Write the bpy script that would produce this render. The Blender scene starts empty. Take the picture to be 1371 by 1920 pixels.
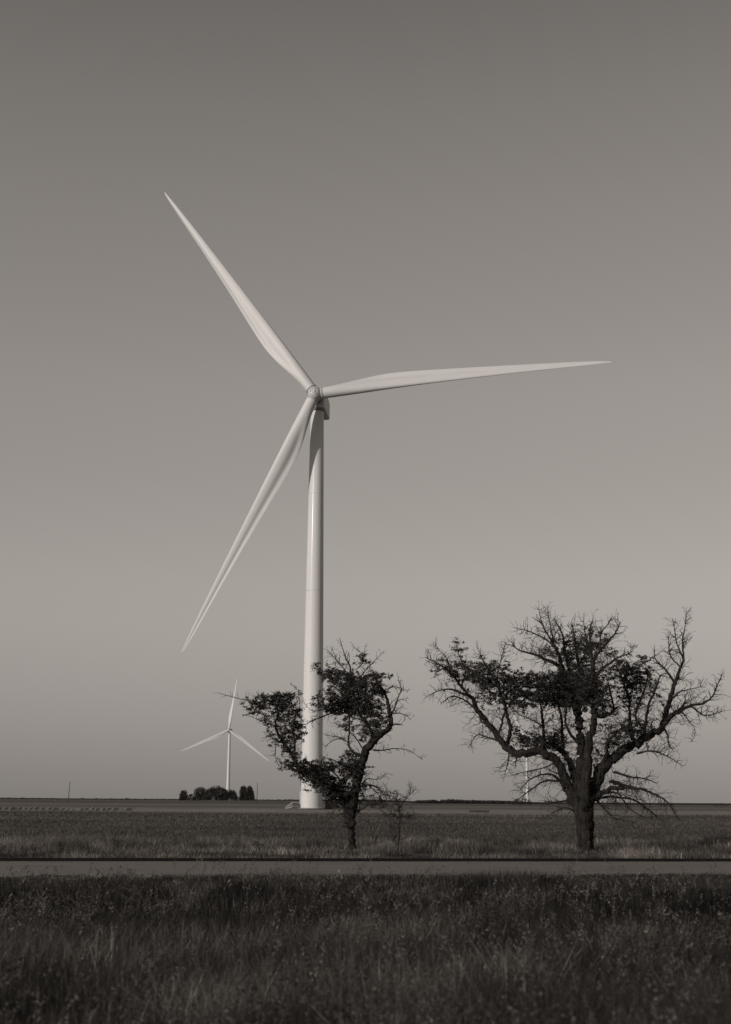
import bpy, math
import numpy as np
from mathutils import Matrix, Vector

rng = np.random.default_rng(7)
sc = bpy.context.scene
col = sc.collection

# ------------------------------------------------------------------ camera
F = 2500.0                                   # focal length in pixels of the 1371 x 1920 photograph
TH = math.atan(541.5 / F)                    # upward tilt
RHO = math.radians(.38)                      # slight roll
H = 1.8                                      # eye height
cam = bpy.data.cameras.new('camera')
cam_ob = bpy.data.objects.new('camera', cam)
col.objects.link(cam_ob)
sc.camera = cam_ob
cam.sensor_fit = 'VERTICAL'
cam.sensor_height = 36
cam.lens = 36 * F / 1920
cam.clip_end = 60000
cam.dof.use_dof = True
cam.dof.focus_distance = 68
cam.dof.aperture_fstop = 1.5
_f = Vector((0, math.cos(TH), math.sin(TH)))
_r0 = Vector((1, 0, 0)); _u0 = Vector((0, -math.sin(TH), math.cos(TH)))
_r = _r0 * math.cos(RHO) + _u0 * math.sin(RHO)
_u = -_r0 * math.sin(RHO) + _u0 * math.cos(RHO)
_m = Matrix((_r, _u, -_f)).transposed().to_4x4()
_m.translation = (0, 0, H)
cam_ob.matrix_world = _m

# ------------------------------------------------------------------ sky and sun
SUN_EL = math.radians(13)
SUN_AZ = math.radians(226)                   # clockwise from +Y: behind the camera, to its left
w = bpy.data.worlds.new('World')
sc.world = w
w.use_nodes = True
nt = w.node_tree
bg = nt.nodes['Background']
sky = nt.nodes.new('ShaderNodeTexSky')
sky.sky_type = 'NISHITA'
sky.sun_disc = False
sky.sun_elevation = SUN_EL
sky.sun_rotation = SUN_AZ
sky.altitude = 200
sky.air_density = 1; sky.dust_density = 1.5; sky.ozone_density = 1
sep = nt.nodes.new('ShaderNodeSeparateColor')
nt.links.new(sky.outputs[0], sep.inputs[0])
tc = nt.nodes.new('ShaderNodeTexCoord')
sx = nt.nodes.new('ShaderNodeSeparateXYZ')
nt.links.new(tc.outputs['Generated'], sx.inputs[0])
ramp = nt.nodes.new('ShaderNodeValToRGB')    # black-and-white film response: dusty band low in the sky
nt.links.new(sx.outputs[2], ramp.inputs[0])
SKY_STOPS = [(0.0, 1.6), (.02, 1.39), (.039, 1.36), (.066, 1.45), (.098, 1.60), (.125, 1.73), (.157, 1.80), (.235, 1.73), (.297, 1.74), (.349, 1.65), (.42, 1.55), (.487, 1.38), (.548, 1.15), (.8, .95)]
el = ramp.color_ramp.elements
el[0].position, el[0].color = SKY_STOPS[0][0], (SKY_STOPS[0][1],) * 3 + (1,)
el[1].position, el[1].color = SKY_STOPS[-1][0], (SKY_STOPS[-1][1],) * 3 + (1,)
for p_, v_ in SKY_STOPS[1:-1]:
    e_ = el.new(p_); e_.color = (v_, v_, v_, 1)
mul = nt.nodes.new('ShaderNodeMath'); mul.operation = 'MULTIPLY'
pw = nt.nodes.new('ShaderNodeMath'); pw.operation = 'POWER'; pw.inputs[1].default_value = .5   # soft film contrast
nt.links.new(sep.outputs[1], pw.inputs[0])
nt.links.new(pw.outputs[0], mul.inputs[0]); nt.links.new(ramp.outputs[0], mul.inputs[1])
tint = nt.nodes.new('ShaderNodeVectorMath'); tint.operation = 'SCALE'
tint.inputs[0].default_value = (1.086, 1.0, .928)   # warm toning of the monochrome print
nt.links.new(mul.outputs[0], tint.inputs['Scale'])
nt.links.new(tint.outputs[0], bg.inputs[0])
bg.inputs[1].default_value = .10

sun = bpy.data.lights.new('sun', 'SUN')
sun.energy = 2.7
sun.angle = math.radians(.53)
sun.color = (1.09, 1.0, .925)
sun_ob = bpy.data.objects.new('sun', sun)
col.objects.link(sun_ob)
S = Vector((math.sin(SUN_AZ) * math.cos(SUN_EL), math.cos(SUN_AZ) * math.cos(SUN_EL), math.sin(SUN_EL)))
sun_ob.rotation_euler = S.to_track_quat('Z', 'Y').to_euler()
sun_ob.location = (-40, -40, 60)

sc.view_settings.view_transform = 'Standard'
sc.view_settings.look = 'None'
sc.view_settings.exposure = 0
sc.view_settings.gamma = 1
sc.view_settings.use_curve_mapping = False


# ------------------------------------------------------------------ helpers
def P(x, y, Y):
    """where the sight line through a point of the photograph meets the distance Y"""
    d = _f * F + _r * (x - 685.5) + _u * (960 - y)
    return np.array(d * (Y / d[1])) + np.array([0, 0, H])


def mat(name, base, var=0.0, scale=(1, 1, 1), nscale=5.0, rough=.8, bump=0.0, bscale=None, attr=False,
        coat=0.0, spec=.5, detail=6, translucent=0.0):
    m = bpy.data.materials.new(name)
    m.use_nodes = True
    t = m.node_tree; b = t.nodes['Principled BSDF']
    b.inputs['Roughness'].default_value = rough
    b.inputs['Specular IOR Level'].default_value = spec
    if coat:
        b.inputs['Coat Weight'].default_value = coat
        b.inputs['Coat Roughness'].default_value = .12
    out = None
    c = t.nodes.new('ShaderNodeTexCoord'); mp = t.nodes.new('ShaderNodeMapping')
    t.links.new(c.outputs['Object'], mp.inputs[0]); mp.inputs['Scale'].default_value = scale
    n = t.nodes.new('ShaderNodeTexNoise'); n.inputs['Scale'].default_value = nscale
    n.inputs['Detail'].default_value = detail; n.inputs['Roughness'].default_value = .62
    t.links.new(mp.outputs[0], n.inputs[0])
    mr = t.nodes.new('ShaderNodeMapRange')
    mr.inputs['From Min'].default_value = .3; mr.inputs['From Max'].default_value = .7
    mr.inputs['To Min'].default_value = base * (1 - var); mr.inputs['To Max'].default_value = base * (1 + var)
    t.links.new(n.outputs[0], mr.inputs[0]); out = mr.outputs[0]
    if attr:
        a = t.nodes.new('ShaderNodeAttribute'); a.attribute_name = 'tone'
        mm = t.nodes.new('ShaderNodeMath'); mm.operation = 'MULTIPLY'
        t.links.new(out, mm.inputs[0]); t.links.new(a.outputs['Fac'], mm.inputs[1]); out = mm.outputs[0]
    cc = t.nodes.new('ShaderNodeVectorMath'); cc.operation = 'SCALE'
    cc.inputs[0].default_value = (1, 1, 1) if base > .4 else (1.09, 1.0, .91)
    t.links.new(out, cc.inputs['Scale'])
    t.links.new(cc.outputs[0], b.inputs['Base Color'])
    if bump:
        n2 = t.nodes.new('ShaderNodeTexNoise'); n2.inputs['Scale'].default_value = bscale or nscale
        n2.inputs['Detail'].default_value = 8
        t.links.new(mp.outputs[0], n2.inputs[0])
        bp = t.nodes.new('ShaderNodeBump'); bp.inputs['Strength'].default_value = 1; bp.inputs['Distance'].default_value = bump
        t.links.new(n2.outputs[0], bp.inputs['Height']); t.links.new(bp.outputs[0], b.inputs['Normal'])
    if translucent:
        tr = t.nodes.new('ShaderNodeBsdfTranslucent'); mx = t.nodes.new('ShaderNodeMixShader')
        mx.inputs[0].default_value = translucent
        t.links.new(cc.outputs[0], tr.inputs[0])
        t.links.new(b.outputs[0], mx.inputs[1]); t.links.new(tr.outputs[0], mx.inputs[2])
        t.links.new(mx.outputs[0], t.nodes['Material Output'].inputs[0])
    return m


class MB:
    """collects geometry and links it as one mesh object"""
    def __init__(self):
        self.v = []; self.loops = []; self.sizes = []; self.n = 0; self.tone = []

    def add(self, v, faces, tone=None):
        v = np.asarray(v, float).reshape(-1, 3)
        self.v.append(v)
        if isinstance(faces, np.ndarray):
            self.loops.append((faces + self.n).ravel()); self.sizes.append(np.full(len(faces), faces.shape[1]))
        else:
            for f in faces:
                self.loops.append(np.array(f) + self.n); self.sizes.append(np.array([len(f)]))
        self.tone.append(np.ones(len(v)) if tone is None else np.broadcast_to(tone, (len(v),)).astype(float))
        self.n += len(v)
        return self

    def mesh(self, name, m, smooth=True, tone=False):
        me = bpy.data.meshes.new(name)
        v = np.concatenate(self.v); lp = np.concatenate(self.loops).astype(np.int32); sz = np.concatenate(self.sizes)
        me.vertices.add(len(v)); me.vertices.foreach_set('co', v.astype(np.float32).ravel())
        me.loops.add(len(lp)); me.loops.foreach_set('vertex_index', lp)
        me.polygons.add(len(sz))
        st = np.concatenate([[0], np.cumsum(sz)[:-1]]).astype(np.int32)
        me.polygons.foreach_set('loop_start', st)
        me.polygons.foreach_set('use_smooth', np.full(len(sz), smooth))
        me.update(calc_edges=True)
        if tone:
            a = me.attributes.new('tone', 'FLOAT', 'POINT')
            a.data.foreach_set('value', np.concatenate(self.tone).astype(np.float32))
        me.materials.append(m)
        return me

    def build(self, name, m, parent=None, smooth=True, tone=False, kind=None, mw=None):
        return link(name, self.mesh(name, m, smooth, tone), parent, kind, mw)


def link(name, me, parent=None, kind=None, mw=None):
    o = bpy.data.objects.new(name, me)
    col.objects.link(o)
    if parent is not None: o.parent = parent
    if mw is not None: o.matrix_local = mw
    if kind: o['kind'] = kind
    return o


def tag(o, label, cat, group=None, kind=None):
    o['label'] = label; o['category'] = cat
    if group: o['group'] = group
    if kind: o['kind'] = kind
    return o


def thing(name, loc, label, cat, group=None, rz=0):
    o = bpy.data.objects.new(name, None)
    o.empty_display_size = .5
    col.objects.link(o)
    o.location = loc; o.rotation_euler = (0, 0, rz)
    return tag(o, label, cat, group)


def box(mb, lo, hi, bevel=0):
    x0, y0, z0 = lo; x1, y1, z1 = hi
    v = [(x0, y0, z0), (x1, y0, z0), (x1, y1, z0), (x0, y1, z0), (x0, y0, z1), (x1, y0, z1), (x1, y1, z1), (x0, y1, z1)]
    f = [(0, 3, 2, 1), (4, 5, 6, 7), (0, 1, 5, 4), (1, 2, 6, 5), (2, 3, 7, 6), (3, 0, 4, 7)]
    return mb.add(v, np.array(f))


def tube(mb, pts, rad, n=8, cap=True, lump=0.0, tone=None):
    pts = np.asarray(pts, float); k = len(pts); rad = np.broadcast_to(rad, (k,))
    t = np.gradient(pts, axis=0); t /= np.linalg.norm(t, axis=1)[:, None] + 1e-9
    ref = np.array([0, 0, 1.]) if abs(t[:, 2]).mean() < .8 else np.array([1., 0, 0])
    a = np.cross(t, ref); a /= np.linalg.norm(a, axis=1)[:, None] + 1e-9
    b = np.cross(t, a)
    ang = np.arange(n) * 2 * np.pi / n
    rr = rad[:, None] * np.ones((k, n))
    if lump:
        tw_ = np.linspace(0, 1.5, k)[:, None]
        flute = np.sin(ang * 3 + rng.uniform(0, 6) + tw_) * .6 + np.sin(ang * 5 + rng.uniform(0, 6) - tw_) * .5
        wob = np.repeat(rng.normal(size=(k // 4 + 2, n)), 4, axis=0)[:k]
        wob = (wob + np.roll(wob, 1, 0) + np.roll(wob, 2, 0) + np.roll(wob, -1, 0)) / 4
        rr = rr * (1 + lump * (flute + wob * .7 + .22 * rng.normal(size=(k, n))))
    v = pts[:, None, :] + rr[:, :, None] * (np.cos(ang)[None, :, None] * a[:, None, :] + np.sin(ang)[None, :, None] * b[:, None, :])
    i = np.arange(k - 1)[:, None] * n; j = np.arange(n)[None, :]; j2 = (j + 1) % n
    q = np.stack([i + j, i + j2, i + n + j2, i + n + j], -1).reshape(-1, 4)
    mb.add(v.reshape(-1, 3), q, tone)
    if cap:
        base = mb.n - k * n
        mb.loops.append(np.arange(n)[::-1] + base); mb.sizes.append(np.array([n]))
        mb.loops.append(np.arange(n) + base + (k - 1) * n); mb.sizes.append(np.array([n]))
    return mb


def lathe(mb, prof, n=48, axis_z=True):
    """profile of (radius, height) turned about Z"""
    prof = np.array(prof, float); k = len(prof)
    a = np.arange(n) * 2 * np.pi / n
    v = np.stack([prof[:, 0][:, None] * np.cos(a), prof[:, 0][:, None] * np.sin(a), prof[:, 1][:, None] * np.ones(n)], -1)
    i = np.arange(k - 1)[:, None] * n; j = np.arange(n)[None, :]; j2 = (j + 1) % n
    q = np.stack([i + j, i + j2, i + n + j2, i + n + j], -1).reshape(-1, 4)
    return mb.add(v.reshape(-1, 3), q)


def smooth(a, b, x):
    t = np.clip((x - a) / (b - a), 0, 1)
    return t * t * (3 - 2 * t)


# value noise for geometry
_perm = np.random.default_rng(3).random((256, 256))
def vnoise(x, y):
    x = np.asarray(x, float); y = np.asarray(y, float)
    xi = np.floor(x).astype(int); yi = np.floor(y).astype(int); fx = x - xi; fy = y - yi
    fx = fx * fx * (3 - 2 * fx); fy = fy * fy * (3 - 2 * fy)
    g = lambda a, b: _perm[a % 256, b % 256]
    return (g(xi, yi) * (1 - fx) + g(xi + 1, yi) * fx) * (1 - fy) + (g(xi, yi + 1) * (1 - fx) + g(xi + 1, yi + 1) * fx) * fy


# ------------------------------------------------------------------ the lie of the land
SL = .137                                     # the far road is not quite square to the view
def V(x, y):                                  # distance across the road direction
    return y - SL * x
ROAD0, ROAD1 = 34.2, 41.8

def ground_z(x, y):
    x = np.asarray(x, float); y = np.asarray(y, float)
    v = V(x, y)
    ditch = -.42 * smooth(5, 11, v) * (1 - smooth(24, ROAD0 - 1.0, v))
    bumps = (vnoise(x * .35, y * .35) - .5) * .16 * smooth(6, 9, v) * (1 - smooth(ROAD0 - 3, ROAD0 - 1, v))
    left = 1 - smooth(-.06, .05, x / np.maximum(y, 1))
    rise = 1.15 * smooth(330, 1000, y) * left
    fld = (vnoise(x * .09, y * .07) - .5) * .18 * smooth(48, 60, v) * (1 - smooth(250, 320, y))
    return ditch + bumps + rise + fld - .06 * smooth(ROAD0 - .8, ROAD0, v) * (1 - smooth(ROAD1 + .2, ROAD1 + .8, v))


# ------------------------------------------------------------------ materials
M_white = mat('white_gelcoat', .52, .03, (1, 1, .2), .6, rough=.55, coat=.0, spec=.4)
M_tower = mat('white_tower_paint', .53, .035, (1, 1, .08), .9, rough=.58, coat=.06, spec=.25)
M_joint = mat('dark_rubber_joint', .16, .1, rough=.7)
M_hub = mat('hub_paint', .46, .05, nscale=1.5, rough=.5, coat=.2)
M_nac = mat('nacelle_paint', .5, .05, nscale=.8, rough=.5)
M_metal = mat('galvanised_metal', .42, .1, nscale=3, rough=.45)
M_concrete = mat('weathered_concrete', .1, .25, nscale=1.2, rough=.9, bump=.01)
M_gravel = mat('pale_gravel', .17, .3, nscale=.6, rough=.95, detail=12, bump=.02, bscale=8)
M_cab = mat('dark_green_cabinet', .03, .2, nscale=2, rough=.5)
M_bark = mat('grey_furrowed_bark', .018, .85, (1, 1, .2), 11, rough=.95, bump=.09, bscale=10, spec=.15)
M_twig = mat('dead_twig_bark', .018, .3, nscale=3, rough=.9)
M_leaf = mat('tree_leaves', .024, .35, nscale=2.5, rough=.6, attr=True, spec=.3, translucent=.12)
M_shrub = mat('far_tree_leaves', .03, .35, nscale=.3, rough=.8, attr=True, spec=.2)
M_grass = mat('verge_grass', .040, .25, nscale=.7, rough=.7, attr=True, spec=.25, translucent=.2)
M_straw = mat('dry_grass', .115, .3, nscale=.5, rough=.75, attr=True, spec=.25, translucent=.2)
M_road = mat('worn_asphalt', .145, .3, (.12, 1, 1), 3.2, rough=.9, detail=10, bump=.006, bscale=60)
M_shoulder = mat('dusty_shoulder_gravel', .135, .65, (.5, 1, 1), 3.5, rough=.95, detail=12, bump=.03, bscale=25)
M_kerb = mat('black_kerb', .008, .3, nscale=4, rough=.9, spec=.1)  # near-black all over, much darker than the asphalt
M_paint = mat('road_paint', .3, .35, nscale=6, rough=.8)
M_pole = mat('weathered_pole_wood', .05, .3, (1, 1, .2), 4, rough=.9)
M_hay = mat('windrow_soil', .15, .3, nscale=1.5, rough=.95, bump=.05)


def ground_material():
    m = bpy.data.materials.new('field_ground'); m.use_nodes = True
    t = m.node_tree; b = t.nodes['Principled BSDF']; b.inputs['Roughness'].default_value = .95
    b.inputs['Specular IOR Level'].default_value = .15
    c = t.nodes.new('ShaderNodeTexCoord')
    s = t.nodes.new('ShaderNodeSeparateXYZ'); t.links.new(c.outputs['Object'], s.inputs[0])
    def math_(op, a, b_):
        n = t.nodes.new('ShaderNodeMath'); n.operation = op
        for i, q in enumerate((a, b_)):
            if isinstance(q, (int, float)): n.inputs[i].default_value = q
            else: t.links.new(q, n.inputs[i])
        return n.outputs[0]
    def noise(scale, sc3, det=6):
        mp = t.nodes.new('ShaderNodeMapping'); mp.inputs['Scale'].default_value = sc3
        t.links.new(c.outputs['Object'], mp.inputs[0])
        n = t.nodes.new('ShaderNodeTexNoise'); n.inputs['Scale'].default_value = scale; n.inputs['Detail'].default_value = det
        n.inputs['Roughness'].default_value = .65
        t.links.new(mp.outputs[0], n.inputs[0]); return n.outputs[0]
    # field parcels: log of the distance across the strips, pushed about by noise
    wob = math_('MULTIPLY', math_('SUBTRACT', noise(.02, (.35, 1, 1)), .5), 36)
    d = math_('ADD', math_('SUBTRACT', s.outputs[1], math_('MULTIPLY', s.outputs[0], .12)), wob)
    lg = math_('LOGARITHM', math_('MAXIMUM', d, 5), 10)
    pos = math_('DIVIDE', lg, 4)                      # 10 m -> .25, 100 m -> .5, 1 km -> .75
    r = t.nodes.new('ShaderNodeValToRGB'); t.links.new(pos, r.inputs[0])
    stops = [(.0, .03), (.39, .035), (.43, .06), (.50, .085), (.545, .11), (.562, .16), (.58, .21), (.60, .23), (.622, .18),
             (.64, .11), (.67, .17), (.70, .08), (.74, .12), (.80, .08), (1, .08)]
    e = r.color_ramp.elements
    e[0].position, e[0].color = stops[0][0], (stops[0][1],) * 3 + (1,)
    e[1].position, e[1].color = stops[-1][0], (stops[-1][1],) * 3 + (1,)
    for p_, v_ in stops[1:-1]:
        q = e.new(p_); q.color = (v_, v_, v_, 1)
    big = noise(.05, (.25, 1, 1), 8); fine = noise(1.6, (.5, 1, 1), 8)
    k = math_('ADD', math_('MULTIPLY', big, 1.1), math_('MULTIPLY', fine, .9))
    val = math_('MULTIPLY', r.outputs[0], k)
    cc = t.nodes.new('ShaderNodeVectorMath'); cc.operation = 'SCALE'
    cc.inputs[0].default_value = (1.09, 1.0, .91)
    t.links.new(val, cc.inputs['Scale'])
    t.links.new(cc.outputs[0], b.inputs['Base Color'])
    bp = t.nodes.new('ShaderNodeBump'); bp.inputs['Distance'].default_value = .12
    t.links.new(fine, bp.inputs['Height']); t.links.new(bp.outputs[0], b.inputs['Normal'])
    return m


# ------------------------------------------------------------------ ground, road, tracks
def build_ground():
    ys = np.concatenate([np.array([-400, -150, -60, -20]), np.arange(-5, 50, .5), np.geomspace(50, 1400, 170), [1800, 2500, 4000, 7000, 12000, 20000, 30000]])
    us = np.concatenate([-np.geomspace(1, .0125, 45), np.linspace(-.012, .012, 5), np.geomspace(.0125, 1, 45)])
    Y, U = np.meshgrid(ys, us, indexing='ij')
    X = U * (np.abs(Y) * 1.3 + 60)
    Z = ground_z(X, Y)
    ny, nx = Y.shape
    i = np.arange(ny - 1)[:, None] * nx; j = np.arange(nx - 1)[None, :]
    q = np.stack([i + j, i + j + 1, i + nx + j + 1, i + nx + j], -1).reshape(-1, 4)
    MB().add(np.stack([X, Y, Z], -1).reshape(-1, 3), q).build('ground', ground_material(), kind='structure')

    def strip(v0, v1, z, name, m, x0=-260, x1=260, n=52, thick=None):
        xs = np.linspace(x0, x1, n + 1)
        a = np.stack([xs, v0 + SL * xs, np.full(n + 1, z)], -1); b = np.stack([xs, v1 + SL * xs, np.full(n + 1, z)], -1)
        mb = MB(); rows = [a, b]
        if thick:
            rows = [a - [0, 0, thick], a, b, b - [0, 0, thick]]
        v = np.concatenate(rows); k = n + 1
        f = []
        for rI in range(len(rows) - 1):
            f += [(rI * k + q_, rI * k + q_ + 1, (rI + 1) * k + q_ + 1, (rI + 1) * k + q_) for q_ in range(n)]
        return mb.add(v, np.array(f)).build(name, m, kind='structure', smooth=False)
    strip(ROAD0, ROAD1, .0, 'road', M_road, thick=.12)
    xs = np.linspace(-120, 120, 900)
    e_ = 1.15 + 1.6 * (vnoise(xs * .5, xs * 0) - .3) + .5 * (vnoise(xs * 2.3, xs * 0 + 5) - .5)
    a = np.stack([xs, ROAD0 - e_ + SL * xs, np.full(900, .012)], -1); b = np.stack([xs, ROAD0 - .005 + SL * xs, np.full(900, .012)], -1)
    a[:, 2] = ground_z(a[:, 0], a[:, 1]) + .012
    b[:, 2] = ground_z(b[:, 0], b[:, 1]) + .012
    MB().add(np.concatenate([a, b]), np.array([(i, i + 1, 901 + i, 900 + i) for i in range(899)])).build('gravel_shoulder', M_shoulder, kind='structure')
    strip(ROAD1 - .20, ROAD1 - .06, .004, 'road_edge_line', M_paint)
    strip(ROAD1 + .02, ROAD1 + .3, .085, 'kerb', M_kerb, thick=.14)
    # broken lane line: one dash shows
    for x0 in (-11.5, -.2 + .6, 12.7, -23.6, 24.8):
        mb = MB(); x1 = x0 + 3.2
        mb.add([(x0, 37.6 + SL * x0, .005), (x1, 37.6 + SL * x1, .005), (x1, 37.7 + SL * x1, .005), (x0, 37.7 + SL * x0, .005)], np.array([[0, 1, 2, 3]]))
        mb.build('lane_marking', M_paint, kind='structure', smooth=False)
    # gravel pad and access track of the big turbine
    pts = []
    for a in np.linspace(0, 2 * np.pi, 40, endpoint=False):
        rr = 8.5 * (1 + .12 * math.sin(3 * a) + .06 * math.sin(7 * a))
        pts.append((-10.5 + rr * math.cos(a) * 1.15, 279 + rr * math.sin(a) * 1.2))
    z = [ground_z(px, py) + .06 for px, py in pts]
    v = [(px, py, zz) for (px, py), zz in zip(pts, z)] + [(-10.5, 279, .06)]
    MB().add(v, [(i, (i + 1) % 40, 40) for i in range(40)]).build('gravel_pad', M_gravel, kind='structure')
    xs = np.linspace(-95, -14, 60)
    cy = 277 + 20 * smooth(-20, -95, xs) + 1.2 * np.sin(xs * .11)
    hw = 2.6 + .7 * np.sin(xs * .31)
    a = np.stack([xs, cy - hw, ground_z(xs, cy - hw) + .09], -1); b = np.stack([xs, cy + hw, ground_z(xs, cy + hw) + .09], -1)
    f = [(i, i + 1, 61 + i, 60 + i) for i in range(59)]
    MB().add(np.concatenate([a, b]), np.array(f)).build('gravel_track', M_gravel, kind='structure')
    # pale track by the far grove
    xs = np.linspace(-110, 30, 50); cy = 880 + 6 * np.sin(xs * .05)
    a = np.stack([xs, cy - 60, ground_z(xs, cy - 60) + .15], -1); b = np.stack([xs, cy + 60, ground_z(xs, cy + 60) + .15], -1)
    MB().add(np.concatenate([a, b]), np.array([(i, i + 1, 51 + i, 50 + i) for i in range(49)])).build('stubble_strip', M_gravel, kind='structure')
build_ground()


# ------------------------------------------------------------------ wind turbines
_cache = {}
def blade_mesh(L, bow=0.0):
    key = ('blade', round(L, 2), bow)
    if key in _cache: return _cache[key]
    def soft(xs, ks, vs, wd=.035):
        g = np.linspace(-.15, 1.15, 1301); vv = np.interp(g, ks, vs); kk = np.exp(-.5 * (np.arange(-120, 121) * .001 / wd) ** 2); kk /= kk.sum()
        return np.interp(xs, g, np.convolve(np.pad(vv, 120, mode='edge'), kk, mode='valid'))
    sp = [0, .02, .04, .07, .1, .13, .16, .2, .24, .28, .33, .4, .48, .56, .64, .72, .8, .86, .91, .95, .975, .99, 1.0]
    ch = soft(sp, [0, .04, .1, .15, .2, .25, .35, .5, .7, .85, .95, .99, 1], [2.35, 2.42, 3.0, 3.65, 4.05, 4.05, 3.5, 2.68, 1.78, 1.22, .74, .42, .08])
    ch = ch * np.interp(sp, [0, .97, .99, 1], [1, 1, .8, .25])
    le = soft(sp, [0, .1, .2, .5, .8, .95, 1], [1.18, 1.2, 1.15, .85, .48, .2, -.1])
    tw = np.radians(soft(sp, [0, .15, .25, .5, .8, 1], [14, 14, 11, 5, 2, 0]))
    th = np.interp(sp, [0, .05, .12, .2, .3, .5, .8, 1], [1, .95, .62, .42, .32, .24, .19, .16])
    bl = smooth(.03, .2, np.array(sp))
    n = 40
    V_ = []
    for s, c, l, t_, k, b_ in zip(sp, ch, le, tw, th, bl):
        u = np.arange(n) * 2 * np.pi / n                  # 0 = trailing edge
        x = .5 + .5 * np.cos(u)                           # 1 trailing .. 0 leading
        up = np.sin(u) >= 0
        yt = 5 * k * (.2969 * np.sqrt(x) - .126 * x - .3516 * x**2 + .2843 * x**3 - .1036 * x**4)
        cam_ = .035 * 4 * x * (1 - x) + .10 * np.clip(x - .45, 0, 1) * (1 - x) * 4 * .5
        ya = np.where(up, cam_ + yt, -yt + cam_ + .09 * np.exp(-((x - .74) / .16) ** 2) * (1 - x) * 2.2)
        yc = .5 * np.sin(u)
        y = (yc * k * (1 - b_) + ya * b_) * c
        X = (l - x * c)
        ct, st = math.cos(t_ * b_), math.sin(t_ * b_)
        xr = X * ct + y * st * 1.0
        yr = -X * st + y * ct
        xr = xr - bow * 4 * s * (1 - s)
        V_.append(np.stack([xr, yr, np.full(n, 1.5 + s * (L - 1.5))], -1))
    k = len(sp)
    v = np.concatenate(V_)
    i = np.arange(k - 1)[:, None] * n; j = np.arange(n)[None, :]; j2 = (j + 1) % n
    q = np.stack([i + j, i + j2, i + n + j2, i + n + j], -1).reshape(-1, 4)
    mb = MB().add(v, q[:, ::-1])
    mb.loops.append(np.arange(n) + (k - 1) * n); mb.sizes.append(np.array([n]))
    me = mb.mesh('blade', M_white)
    _cache[key] = me
    return me


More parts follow.
